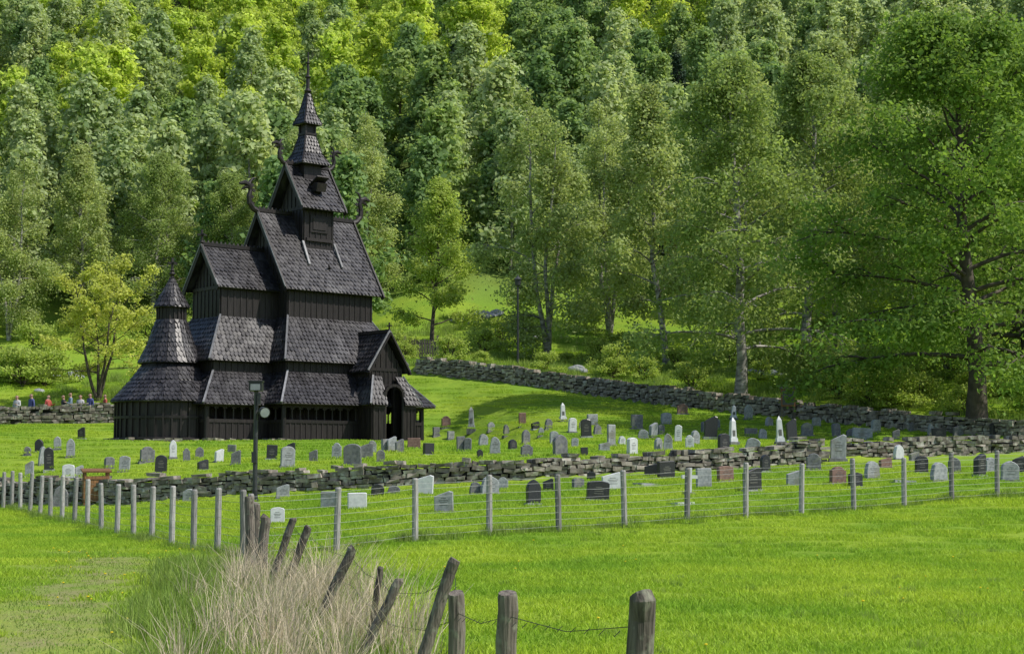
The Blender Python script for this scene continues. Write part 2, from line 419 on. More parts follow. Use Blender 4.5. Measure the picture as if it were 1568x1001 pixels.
fs=[]
specs=[('far_birch_a',21,14,3.2,.1,'leaf_far1',.62,.5),('far_birch_b',22,13,2.8,.1,'leaf_far1',.5,.6),('far_tree_a',23,13,3.6,.1,'leaf_far2',.42,.3),
       ('far_tree_b',24,11.5,3.1,.08,'leaf_far2',.55,.3),('far_tree_c',25,13,3.2,.1,'leaf_far3',.5,.2)]
for nm,sd,h,R,ba,lf,pt,dr in specs:
    fs.append(tree_mesh(nm,sd,h,R,ba,.14,24,5200,.46,.95,dr,'birchbark' if 'birch' in nm else 'bark',lf,point=pt,elev=(20,70),low=.8))
spr=tree_mesh('spruce',31,15,2.4,.05,.16,60,5500,.34,.38,.7,'bark','needle',point=1.0,elev=(-15,10),low=1)
pts=[]
y=114.0
while y<400:
    st=5.2+ (y-110)*.009
    xm=.34*y*1.1+8
    for x in np.arange(-xm,xm,st): pts.append((x+RS.uniform(-.5,.5)*st,y+RS.uniform(-.5,.5)*st))
    y+=st*1.0
pts=np.array(pts)
keep=RS.uniform(0,1,len(pts))>.1; pts=pts[keep]
X,Y=pts[:,0],pts[:,1]
k=~((np.abs(X-1)<13)&(Y<124))&~((X<-18)&(Y<121)); X,Y=X[k],Y[k]
zone=np.array([noise.noise(Vector((a*.03,b*.022,3.1))) for a,b in zip(X,Y)])
u=RS.uniform(0,1,len(X))
yl=zone*.7+.8*np.exp(-((X/Y+.10)/.13)**2)*sm((Y-145)/30)+.55*np.exp(-((X/Y+.3)/.05)**2)*sm((Y-145)/20)*sm((215-Y)/20)
typ=np.where(u<.62+.5*zone-.2*sm((Y-280)/60),np.where(u*7%1<.5,0,1),np.where(u*13%1<.5,2,3))
typ=np.where((yl+RS.uniform(-.35,.35,len(X)))>.5,4,typ)
typ=np.where(RS.uniform(0,1,len(X))<.03,5,typ)
forest=empty('hillside_forest')
for i,mm in enumerate(fs+[spr]):
    k=typ==i
    P=np.stack([X[k],Y[k],H(X[k],Y[k])-.3],1)
    instancer('forest_stand_%d'%i,mm,'stand_tree_%d'%i,P,RS.uniform(.6,1.3,k.sum())*(1.0 if i<5 else .75),forest)
sx=RS.uniform(-30,34,170); yb=np.interp(sx,bX,bY); sy=yb+RS.uniform(1.6,22,170)
k=(RS.uniform(0,1,170)<np.where(sx>4,.95,.25))&~((sx<-20)&(sy<97)); sx,sy=sx[k],sy[k]
sx=np.concatenate([sx,[-32.5,-33.6,-31.5,-34,-30,-27,-24]]); sy=np.concatenate([sy,[104,105,105.5,112,115,117,116]])
instancer('shrubs',bush,'shrub_plant',np.stack([sx,sy,H(sx,sy)-.1],1),np.concatenate([RS.uniform(.5,1.25,len(sx)-7),np.full(7,1.6)]))
tx,ty,ts=[],[],[]
def addt(x,y,s): tx.append(x);ty.append(y);ts.append(s)
P0=np.array([-4.85,28.6]);PL=np.array([-16.4,51.6])
for i in range(110):
    t=random.random(); q=P0+(PL-P0)*t; addt(q[0]+random.gauss(0,.15),q[1]+random.gauss(0,.15),random.uniform(.3,.8))
for i in range(170):
    t=random.random()*1.25; addt(-4.85+17.35*t+random.gauss(0,.15),28.9+11.6*t+random.gauss(0,.15),random.uniform(.3,.85))
for i in range(450):
    y=random.uniform(12.5,27); c=-.2*y+.45+random.gauss(0,.8)
    if path_mask(c,y)<.3: addt(c,y,random.uniform(.35,1.0))
for i in range(170):
    y=random.uniform(12,44); addt(random.uniform(-.1,.34)*y,y,random.uniform(.15,.4))
tx=np.array(tx);ty=np.array(ty)
instancer('long_grass',tuft,'grass_tuft',np.stack([tx,ty,H(tx,ty)-.02],1),np.array(ts))
x=RS.uniform(-30,32,1100); yb=np.interp(x,bX,bY); y=yb+.8+RS.uniform(0,24,1100)
instancer('rough_grass',tuft,'rough_tuft',np.stack([x,y,H(x,y)-.02],1),RS.uniform(.8,1.8,len(x)))
rs=np.random.RandomState(5); nc=84; per=60; n=nc*per
ccy=rs.uniform(11.8,22,nc); ccx=-.158*ccy+.42+rs.normal(0,.45,nc); chh=rs.uniform(.3,.74,nc)
cid=np.repeat(np.arange(nc),per)
base=rs.normal(0,.08,(n,2)); c2=np.stack([ccx[cid],ccy[cid]],1)+base
a=rs.uniform(0,2*math.pi,n); hh=chh[cid]*rs.uniform(.4,1.25,n); dirv=base/.08*.22+rs.normal(0,.24,(n,2))+np.array([.1,0]); off=dirv*hh[:,None]
w=.0065; d=np.stack([np.cos(a),np.sin(a)],1)*w*.5
V=np.zeros((n,6,3))
V[:,0,:2]=c2-d;V[:,1,:2]=c2+d;V[:,2,:2]=c2+d*.8+off*.35;V[:,3,:2]=c2-d*.8+off*.35;V[:,4,:2]=c2+d*.3+off;V[:,5,:2]=c2-d*.3+off
V[:,2,2]=V[:,3,2]=hh*.62;V[:,4,2]=V[:,5,2]=hh; V[:,:,2]+=H(c2[:,0],c2[:,1])[:,None]-.02
bb=np.arange(n)[:,None]*6; Q=np.concatenate([bb+[0,1,2,3],bb+[3,2,4,5]]); r=rs.uniform(0,1,n)
link(bpy.data.objects.new('dry_grass',np_mesh('dry_grass',V.reshape(-1,3),Q,None,np.concatenate([r,r]),[M['dry']])))

# ------------------------------------------------------------------ stone walls
def stone_wall(name,pts,th=.55,cs=.12,ln=(.15,.5),parent=None,core=True,jit=.026,mat='stone'):
    mb=MB(); pts=[np.array(p,float) for p in pts]
    for a,b in zip(pts[:-1],pts[1:]):
        L=np.linalg.norm((b-a)[:2]); t=(b-a)[:2]/L; ang=math.atan2(t[1],t[0]); rot=Matrix.Rotation(ang,3,'Z')
        if core:
            n=max(1,int(L/1.0))
            for i in range(n):
                q=a+(b-a)*(i+.5)/n; mb.box((q[0],q[1],q[2]+q[3]/2-.16),(L/n/2,th/2-.08,q[3]/2+.0),rot,1)
        z=-.12; row=0; hmax=max(a[3],b[3])
        while z<hmax:
            ch=cs*random.uniform(.7,1.4); s=-random.uniform(0,.2)
            while s<L:
                l=random.uniform(*ln); sc=min(max((s+l/2)/L,0),1); q=a+(b-a)*sc
                if z+ch*.4<q[3]+random.uniform(-.11,.08):
                    cen=a[:2]+t*(s+l/2)
                    hh=ch*random.uniform(.7,1.05)
                    mb.box((cen[0]+random.uniform(-.02,.02),cen[1]+random.uniform(-.04,.04),q[2]+z+ch/2+random.uniform(-.02,.02)),(l/2*.95,th/2+random.uniform(-.05,.07),hh/2),rot@Matrix.Rotation(random.uniform(-.13,.13),3,'Y')@Matrix.Rotation(random.uniform(-.1,.1),3,'Z'),0,jit=jit)
                s+=l
            z+=ch
    return mb.obj(name,[M[mat],M['dark']],parent)
fh=[.94,.94,.8,.72,.7,.66,.62,.62]
fw=[(x,y+.25,z,h) for x,y,z,h in zip([-24]+fX[1:8],[55]+fY[1:8],[.2]+fZ[1:8],fh)]
stone_wall('dry_stone_wall',fw)
stone_wall('dry_stone_wall',[(9.0,52.1,1.7,.78),(10.2,52.4,1.8,.7)],.7)
stone_wall('dry_stone_wall',[(11.4,54.25,1.9,.62),(18.3,56.25,2.05,.62),(26,57.0,2.1,.62)])
bw=[(x,y+.3,z-.05,h) for x,y,z,h in zip(bX[4:10],bY[4:10],bZ[4:10],[1.05,1.05,1.05,.95,.85,.85])]
stone_wall('dry_stone_wall',bw+[(30,66.5,2.8,.85)],.6,.15,(.2,.6))
stone_wall('dry_stone_wall',[(-36,84.8,3.7,1.0),(-27.8,85.3,3.8,1.0),(-21.7,86.3,4.0,1.0),(-18,89.5,4.4,1.0)],.6,.15,(.2,.6))

# ------------------------------------------------------------------ church
CH=empty('stave_church',(-9.7,73.2,2.63),math.radians(42))
roof=MB(); wall=MB(); edge=MB(); orn=MB()
def patch(A,B,C,D,row=.23,colw=.21,th=.07):
    A,B,C,D=[Vector(p) for p in (A,B,C,D)]
    n=(B-A).cross(D-A)
    if n.length<1e-5: n=(C-A).cross(D-A)
    n.normalize()
    if n.z<0: n=-n
    bl=lambda s,t:(A*(1-s)+B*s)*(1-t)+(D*(1-s)+C*s)*t
    vs=[A,B,C,D]+[p-n*th for p in (A,B,C,D)]
    roof.add(vs,[(0,1,2,3),(7,6,5,4),(0,4,5,1),(1,5,6,2),(2,6,7,3),(3,7,4,0)],0,.05)
    H_=((D+C)/2-(A+B)/2).length; R_=max(2,int(round(H_/row))); dt=1/R_
    for r in range(R_):
        t0=r*dt; t1=min(1,t0+dt*1.3)
        w=(bl(1,t0)-bl(0,t0)).length; m=max(1,int(round(w/colw))); o=.5 if r%2 else 0
        for i in range(m+(1 if o else 0)):
            s0=max(0,(i-o)/m+.04/m); s1=min(1,(i+1-o)/m-.04/m)
            if s1-s0<.2/m: continue
            e=random.uniform(.03,.06); tj=random.uniform(-.08,.08)*dt
            tl=max(t0+tj,-.02)
            P=[bl(s0,tl+.38*dt)+n*(e-.006),bl((s0+s1)/2,tl)+n*e,bl(s1,tl+.38*dt)+n*(e-.006),bl(s1,t1)+n*.007,bl(s0,t1)+n*.007]
            roof.add(P,[(0,1,2,3,4)],0)
def hip(a,b,w=.08): edge.beam(Vector(a)+Vector((0,0,.05)),Vector(b)+Vector((0,0,.05)),w,w*.7)
def skirt(x0,x1,y,zt,X0,X1,Y,zb,sides='ESWN'):
    if 'S' in sides: patch((X0,-Y,zb),(X1,-Y,zb),(x1,-y,zt),(x0,-y,zt))
    if 'N' in sides: patch((X0,Y,zb),(X1,Y,zb),(x1,y,zt),(x0,y,zt))
    if 'E' in sides: patch((X0,Y,zb),(X0,-Y,zb),(x0,-y,zt),(x0,y,zt)); hip((X0,-Y,zb),(x0,-y,zt)); hip((X0,Y,zb),(x0,y,zt))
    if 'W' in sides: patch((X1,-Y,zb),(X1,Y,zb),(x1,y,zt),(x1,-y,zt)); hip((X1,-Y,zb),(x1,-y,zt)); hip((X1,Y,zb),(x1,y,zt))
def pwall(a,b,z0,z1,bat=.3,th=.12):
    a=Vector((*a,0));b=Vector((*b,0));d=b-a;L=d.length;ang=math.atan2(d.y,d.x);rot=Matrix.Rotation(ang,3,'Z')
    c=(a+b)/2; wall.box((c.x,c.y,(z0+z1)/2),(L/2,th/2,(z1-z0)/2),rot,0,.4)
    n=max(1,int(L/bat))
    for i in range(n+1):
        p=a+d*i/n; wall.box((p.x,p.y,(z0+z1)/2),(.03,th/2+.03,(z1-z0)/2-.003),rot,0)
    for z in (z0+.08,z1-.08): wall.box((c.x,c.y,z),(L/2+.01,th/2+.045,.07),rot,0)
def rect(x0,x1,y,z0,z1,sides='ESWN',**k):
    if 'S' in sides: pwall((x0,-y),(x1,-y),z0,z1,**k)
    if 'N' in sides: pwall((x0,y),(x1,y),z0,z1,**k)
    if 'E' in sides: pwall((x0,-y),(x0,y),z0,z1,**k)
    if 'W' in sides: pwall((x1,-y),(x1,y),z0,z1,**k)
def tri_gable(x,y,z0,z1,axis='x',c=0,th=.1):
    s=th/2
    if axis=='x': P=[(x-s,c-y,z0),(x-s,c+y,z0),(x-s,c,z1),(x+s,c-y,z0),(x+s,c+y,z0),(x+s,c,z1)]
    else: P=[(c-y,x-s,z0),(c+y,x-s,z0),(c,x-s,z1),(c-y,x+s,z0),(c+y,x+s,z0),(c,x+s,z1)]
    wall.add(P,[(0,1,2),(3,5,4),(0,3,4,1),(1,4,5,2),(2,5,3,0)],0,.4)
    nb=int(2*y/.28)
    for i in range(1,nb):
        o=-y+2*y*i/nb; h=(z1-z0)*(1-abs(o)/y)
        if h<.2: continue
        if axis=='x':
            for sg in (-1,1): wall.box((x+sg*(s+.015),c+o,z0+h/2),(.02,.03,h/2))
        else:
            for sg in (-1,1): wall.box((c+o,x+sg*(s+.015),z0+h/2),(.03,.02,h/2))
def gable_roof(x0,x1,y,zr,ze):
    patch((x0,-y,ze),(x1,-y,ze),(x1,0,zr),(x0,0,zr)); patch((x0,y,ze),(x1,y,ze),(x1,0,zr),(x0,0,zr))
    for x in (x0,x1):
        sg=-1 if x==x0 else 1
        for s in (-1,1):
            wall.beam((x+sg*.02,s*y*1.02,ze-.1),(x+sg*.02,0,zr-.03),.07,.24,0)
            edge.beam((x+sg*.03,s*y*1.02,ze+.06),(x+sg*.03,0,zr+.08),.09,.06)
    orn.beam((x0,0,zr+.08),(x1,0,zr+.08),.14,.16)
    n=int((x1-x0)/.22)
    for i in range(n): orn.box((x0+(i+.5)*(x1-x0)/n,0,zr+.2),(.06,.03,.06),None,0,taper=.3)
# nave
rect(-2.3,2.3,2.0,5.3,7.35); gable_roof(-2.7,2.7,2.4,10.65,6.9)
for x in (-2.3,2.3): tri_gable(x,2.0,7.3,10.3)
skirt(-2.32,2.32,2.02,5.72,-3.42,3.42,3.5,3.6)
rect(-3.05,3.05,3.1,2.9,3.75)
skirt(-3.05,3.05,3.15,3.15,-4.25,4.25,4.5,1.68)
# chancel
rect(-5.25,-2.3,1.12,5.2,6.95,'ESN'); gable_roof(-5.6,-2.3,1.45,8.8,6.85); tri_gable(-5.25,1.12,6.9,8.45)
skirt(-5.28,-2.2,1.15,5.62,-6.5,-2.2,2.3,3.55,'ESN')
rect(-6.1,-3,1.95,2.85,3.7,'ESN')
skirt(-6.1,-3.0,1.98,3.1,-7.3,-3.0,3.2,1.62,'ESN')
# apse
ax=-7.06; n=20
def cone(r0,z0,r1,z1,nn=20):
    for k in range(nn):
        a0=2*math.pi*k/nn;a1=2*math.pi*(k+1)/nn
        c=lambda r,a,z:(ax+r*math.cos(a),r*math.sin(a),z)
        patch(c(r0,a0,z0),c(r0,a1,z0),c(max(r1,.02),a1,z1),c(max(r1,.02),a0,z1),colw=.2)
cone(.8,5.9,.47,6.5);cone(.48,6.45,.16,7.05);cone(.18,7.0,.05,7.3)
wall.lathe((ax,0,0),[(.6,5.1),(.6,6.0)],20); 
for k in range(20):
    a=2*math.pi*k/20; wall.box((ax+.62*math.cos(a),.62*math.sin(a),5.55),(.03,.03,.42))
cone(1.42,3.45,1.0,4.3);cone(1.0,4.3,.66,5.35)
cone(2.55,1.75,1.75,2.65);cone(1.75,2.65,1.15,3.45)
wall.lathe((ax,0,0),[(2.3,0),(2.3,1.95)],24)
for k in range(40):
    a=2*math.pi*k/40; wall.box((ax+2.32*math.cos(a),2.32*math.sin(a),.95),(.035,.035,.95),Matrix.Rotation(a,3,'Z'))
wall.lathe((ax,0,0),[(2.36,.0),(2.42,.02),(2.42,.2),(2.3,.22)],24); wall.lathe((ax,0,0),[(2.3,1.0),(2.37,1.01),(2.37,1.12),(2.3,1.13)],24)
def cross(c,s=1):
    x,y,z=c; orn.beam((x,y,z),(x,y,z+.75*s),.09*s); orn.beam((x,y-.24*s,z+.5*s),(x,y+.24*s,z+.5*s),.08*s); orn.beam((x-.24*s,y,z+.5*s),(x+.24*s,y,z+.5*s),.075*s)
    orn.lathe((x,y,z+.15*s),[(.02,-.1*s),(.12*s,0),(.02,.1*s)],10)
orn.lathe((ax,0,7.2),[(.1,0),(.07,.1),(.15,.2),(.05,.32),(.04,.5)],12); cross((ax,0,7.4),.95)
cross((-5.6,0,8.8),.95)
def gallery(a,b):
    a2=Vector((*a,0));b2=Vector((*b,0));d=b2-a2;L=d.length
    pwall(a,b,0,1.0,.28)
    ang=math.atan2(d.y,d.x);rot=Matrix.Rotation(ang,3,'Z');c=(a2+b2)/2
    wall.box((c.x,c.y,1.62),(L/2,.07,.1),rot,0,.4)
    m=max(2,int(L/.42))
    for i in range(m+1):
        p=a2+d*i/m; wall.tube([(p.x,p.y,.98),(p.x,p.y,1.1),(p.x,p.y,1.45),(p.x,p.y,1.55)],[.06,.04,.04,.07],8)
        if i<m:
            q=a2+d*(i+.5)/m; w=L/m/2
            for s in (-1,1):
                wall.box((q.x+rot.col[0][0]*s*w*.72,q.y+rot.col[0][1]*s*w*.72,1.49),(w*.22,.045,.045),rot@Matrix.Rotation(s*.6,3,'Y'),0,.4)
gx_,gy_=3.8,4.0
for a,b in (((-gx_,-gy_),(.45,-gy_)),((2.2,-gy_),(gx_,-gy_)),((gx_,-gy_),(gx_,gy_)),((-gx_,gy_),(gx_,gy_)),((-gx_,-gy_),(-gx_,-2.75)),((-gx_,gy_),(-gx_,2.75)),((-6.85,-2.75),(-gx_,-2.75)),((-6.85,2.75),(-gx_,2.75)),((-6.85,-2.75),(-6.85,-2.2)),((-6.85,2.75),(-6.85,2.2))): gallery(a,b)
for x,y in ((-gx_,-gy_),(gx_,-gy_),(gx_,gy_),(-6.85,-2.75),(-gx_,gy_)): wall.tube([(x,y,0),(x,y,1.7)],[.13,.11],10)
rect(-2.6,2.6,2.6,0,3.0,bat=.35); rect(-5.8,-2.6,1.5,0,3.0,'ESN',bat=.35)
wall.box((0,0,.03),(3.9,4.1,.05)); wall.box((-5.2,0,.025),(1.7,2.8,.05))
# porch (south)
pc=1.32
def porch(y0,y1,zr,ze,hw):
    patch((pc-hw,y0,ze),(pc-hw,y1,ze),(pc,y1,zr),(pc,y0,zr)); patch((pc+hw,y0,ze),(pc+hw,y1,ze),(pc,y1,zr),(pc,y0,zr))
    for s in (-1,1):
        wall.beam((pc+s*hw*1.03,y1-.02,ze-.08),(pc,y1-.02,zr-.03),.24,.07)
        edge.beam((pc+s*hw*1.03,y1-.03,ze+.05),(pc,y1-.03,zr+.07),.06,.09)
    orn.beam((pc,y0,zr+.07),(pc,y1,zr+.07),.14,.14)
porch(-2.0,-4.75,5.0,3.2,1.15); tri_gable(-4.5,.9,3.3,4.65,'y',pc)
for s in (-1,1): pwall((pc+s*.82,-3.2),(pc+s*.82,-4.5),1.6,3.4,.25)
pwall((pc-.82,-4.5),(pc+.82,-4.5),2.5,3.4,.22)
for s in (-1,1): pwall((pc+s*.6-.2,-4.52),(pc+s*.6+.2,-4.52),0,2.55,.2)
patch((pc-1.45,-3.6,1.7),(pc-1.45,-5.35,1.7),(pc-.85,-4.7,3.0),(pc-.85,-3.6,3.0)); patch((pc+1.45,-3.6,1.7),(pc+1.45,-5.35,1.7),(pc+.85,-4.7,3.0),(pc+.85,-3.6,3.0))
patch((pc-1.45,-5.35,1.7),(pc-.5,-5.35,1.7),(pc-.4,-4.7,3.0),(pc-.85,-4.7,3.0)); patch((pc+.5,-5.35,1.7),(pc+1.45,-5.35,1.7),(pc+.85,-4.7,3.0),(pc+.4,-4.7,3.0))
hip((pc-1.45,-5.35,1.7),(pc-.85,-4.7,3.0)); hip((pc+1.45,-5.35,1.7),(pc+.85,-4.7,3.0))
for s in (-1,1):
    pwall((pc+s*1.15,-4.0),(pc+s*1.15,-5.1),0,1.7,.2); pwall((pc+s*.85-.3,-5.1),(pc+s*.85+.3,-5.1),0,1.7,.2)
    for yy in (-5.12,): wall.tube([(pc+s*.52,yy,0),(pc+s*.52,yy,2.3)],[.09,.08],10)
for k in range(7):
    a0=math.pi*k/7;a1=math.pi*(k+1)/7; wall.beam((pc+.52*math.cos(a0),-5.1,2.1+.5*math.sin(a0)),(pc+.52*math.cos(a1),-5.1,2.1+.5*math.sin(a1)),.16,.12)
cross((pc,-4.75,5.0),.6)
# turret on the nave ridge
for s in (-1,1): pwall((-.78,s*.95),(.78,s*.95),9.0,11.0,.26)
for s in (-1,1): pwall((s*.78,-.95),(s*.78,.95),9.0,11.0,.26); tri_gable(s*.8,.95,10.95,12.6)
gable_roof(-1.2,1.2,1.45,13.05,10.85)
wall.box((0,-1.03,10.2),(.5,.04,.4)); wall.box((0,-1.06,10.2),(.36,.04,.27)); wall.box((0,-1.06,9.45),(.72,.05,.07))
for s in (-1,1): edge.beam((s*.88,-1.02,9.35),(s*.92,-1.65,8.2),.1,.07)
wall.box((0,-.95,12.0),(.26,.3,.2),Matrix.Rotation(.3,3,'X')); wall.box((0,-1.05,12.25),(.34,.34,.03),Matrix.Rotation(-.5,3,'X'))
# spire
def sq(r0,z0,r1,z1): 
    for k in range(4):
        a=math.pi/4+k*math.pi/2; b=a+math.pi/2; q=math.sqrt(2)
        c=lambda r,t,z:(r*q*math.cos(t),r*q*math.sin(t),z)
        patch(c(r0,a,z0),c(r0,b,z0),c(r1,b,z1),c(r1,a,z1),row=.2,colw=.17); orn.beam(c(r0,a,z0+.03),c(r1,a,z1+.03),.06)
wall.box((0,0,12.9),(.48,.48,.55)); sq(.8,13.1,.5,13.65); sq(.5,13.65,.27,14.55)
wall.box((0,0,14.8),(.24,.24,.36)); wall.box((0,0,14.6),(.32,.32,.05)); 
for sx in (-1,1):
    for sy in (-1,1): wall.beam((sx*.26,sy*.26,14.5),(sx*.26,sy*.26,15.17),.08)
sq(.5,15.05,.28,15.6); sq(.28,15.6,.08,16.6)
orn.lathe((0,0,16.5),[(.12,0),(.09,.1),(.19,.2),(.09,.32),(.085,.8),(.15,.88),(.075,.96),(.06,1.5),(.1,1.56),(.045,1.62),(.03,2.1)],12)
def dragon(base,dx,s=1):
    x,y,z=base
    P=[(0,0),(.22,.1),(.42,.32),(.46,.62),(.38,.9),(.46,1.12),(.68,1.2),(.95,1.13)]
    R=[.13,.13,.12,.11,.10,.12,.12,.05]
    orn.tube([(x+dx*p[0]*s,y,z+p[1]*s) for p in P],[r*s for r in R],8)
    orn.tube([(x+dx*.5*s,y,z+1.04*s),(x+dx*.7*s,y,z+.98*s),(x+dx*.86*s,y,z+.86*s)],[.09*s,.07*s,.02*s],6)
    orn.tube([(x+dx*.44*s,y,z+1.2*s),(x+dx*.3*s,y,z+1.42*s),(x+dx*.12*s,y,z+1.48*s)],[.07*s,.05*s,.015*s],6)
    for i in range(1,6):
        p=P[i]; orn.box((x+dx*(p[0]-.17)*s,y,z+p[1]*s),(.07*s,.025*s,.06*s),Matrix.Rotation(.7,3,'Y'))
dragon((-2.7,0,10.65),-1,1.05); dragon((2.7,0,10.65),1,1.05); dragon((-1.2,0,13.05),-1,.8); dragon((1.2,0,13.05),1,.8)
orn.tube([(.2,-1.65,8.05),(.0,-1.85,8.25)],[.06,.03],6)
roof.obj('shingle_roofs',[M['shingle']],CH); wall.obj('stave_walls',[M['tar']],CH); edge.obj('roof_edges',[M['edge']],CH); orn.obj('spire_and_carvings',[M['tar']],CH,False)
def fnd(P): 
    return [(x,y,-.3,.4) for x,y in P]
stone_wall('foundation_a',fnd([(-6.95,-2.95),(-3.95,-2.95),(-3.95,-4.25),(4.0,-4.25),(4.05,4.15)]),.5,.13,(.2,.5),CH)
stone_wall('foundation_b',fnd([(ax+2.5*math.cos(a),2.5*math.sin(a)) for a in np.linspace(math.pi*.5,math.pi*1.62,12)]),.45,.13,(.2,.5),CH)

# ------------------------------------------------------------------ gravestones
def prof_round(n=10): return [(-.5,0),(.5,0),(.5,.75)]+[(.5*math.cos(a),.75+.25*math.sin(a)) for a in np.linspace(0,math.pi,n)[1:-1]]+[(-.5,.75)]
PROFS={
 'round':prof_round(),
 'gothic':[(-.5,0),(.5,0),(.5,.68),(.38,.84),(.2,.94),(0,1),(-.2,.94),(-.38,.84),(-.5,.68)],
 'shoulder':[(-.5,0),(.5,0),(.5,.78),(.36,.8),(.3,.9),(.15,.98),(0,1),(-.15,.98),(-.3,.9),(-.36,.8),(-.5,.78)],
 'slab':[(-.5,0),(.5,0),(.5,.86),(.42,.93),(.1,1),(-.25,.98),(-.46,.9),(-.5,.8)],
 'square':[(-.5,0),(.5,0),(.5,.96),(.46,1),(-.46,1),(-.5,.96)],
 'rough':[(-.48,0),(.5,0),(.46,.35),(.5,.62),(.36,.83),(.12,.97),(-.1,1),(-.33,.86),(-.42,.6),(-.5,.3)],
 'slant':[(-.5,0),(.5,0),(.5,.95),(.3,1),(-.3,.82),(-.5,.74)]}
gcache={}
def grave_mesh(shape,tone,txt):
    key=(shape,tone,txt)
    if key in gcache: return gcache[key]
    mb=MB()
    if shape in PROFS:
        P=PROFS[shape]; n=len(P); vs=[]
        P=[(x*.9,.1+z*.9) for x,z in P]; cx,cz=0,.5
        for y,k in ((-.5,.94),(-.38,1),(.38,1),(.5,.94)): vs+=[(cx+(x-cx)*k,y,(cz+(z-cz)*k)) for x,z in P]
        fs=[tuple(range(n)),tuple(3*n+i for i in range(n))[::-1]]
        for r in range(3):
            for i in range(n): fs.append((r*n+i,r*n+(i+1)%n,(r+1)*n+(i+1)%n,(r+1)*n+i)[::-1])
        mb.add(vs,fs,0); mb.box((0,0,.03),(.56,.8,.1),None,1,taper=.94)
        if txt:
            for z,w in ((.7,.13),(.6,.22),(.52,.18),(.4,.2)): mb.box((0,-.503,z),(w,.01,.012),None,2)
    elif shape=='obelisk':
        mb.box((0,0,.06),(.5,.5,.1),None,1); mb.box((0,0,.2),(.4,.4,.09),None,0,taper=.9)
        mb.box((0,0,.56),(.3,.3,.3),None,0,taper=.72); mb.box((0,0,.92),(.216,.216,.07),None,0,taper=.08)
        mb.box((0,-.285,.45),(.14,.015,.1),None,2)
    elif shape=='cross':
        mb.box((0,0,.06),(.35,.6,.08),None,1,taper=.85); mb.box((0,0,.55),(.1,.3,.45),None,0); mb.box((-.25,0,.68),(.15,.3,.06),None,0); mb.box((.25,0,.68),(.15,.3,.06),None,0)
    elif shape=='plate':
        mb.box((0,0,.35),(.5,.5,.35),None,0,taper=.95); mb.box((0,-.05,.71),(.34,.3,.03),None,1)
    me=mb.obj('tmp',[M['g'+tone],M['gG'] if tone!='D' else M['gL'],M['gold'] if tone=='D' else M['ink']])
    d=me.data; d.name='gravestone_'+shape+tone; bpy.data.objects.remove(me); gcache[key]=d; return d
shapes=list(PROFS)
def grave(px,py,h,w,tone,shape=None):
    x,y=hit(px,py); hh=h*y/F*1.08; ww=w*y/F*1.0
    sh=shape or random.choice(shapes)
    if tone=='L':
        u=random.random(); tone='G' if u<.2 else ('R' if u<.25 else ('W' if u<.33 else 'L'))
    if w>h*1.15 and not shape: sh=random.choice(['slab','square','rough','slant'])
    dep=random.uniform(.13,.2)
    if sh=='obelisk': dep=ww=max(ww,.38)
    if sh=='plate': dep=.6
    if sh=='cross': ww=.55; dep=.14; hh=.75
    o=bpy.data.objects.new('gravestone',grave_mesh(sh,tone,random.random()<.6)); o.location=(x,y,Hs(x,y)-.04)
    o.scale=(ww,dep,hh); o.rotation_euler=(random.uniform(-.06,.05),random.uniform(-.05,.05),random.uniform(-.1,.6)); link(o)
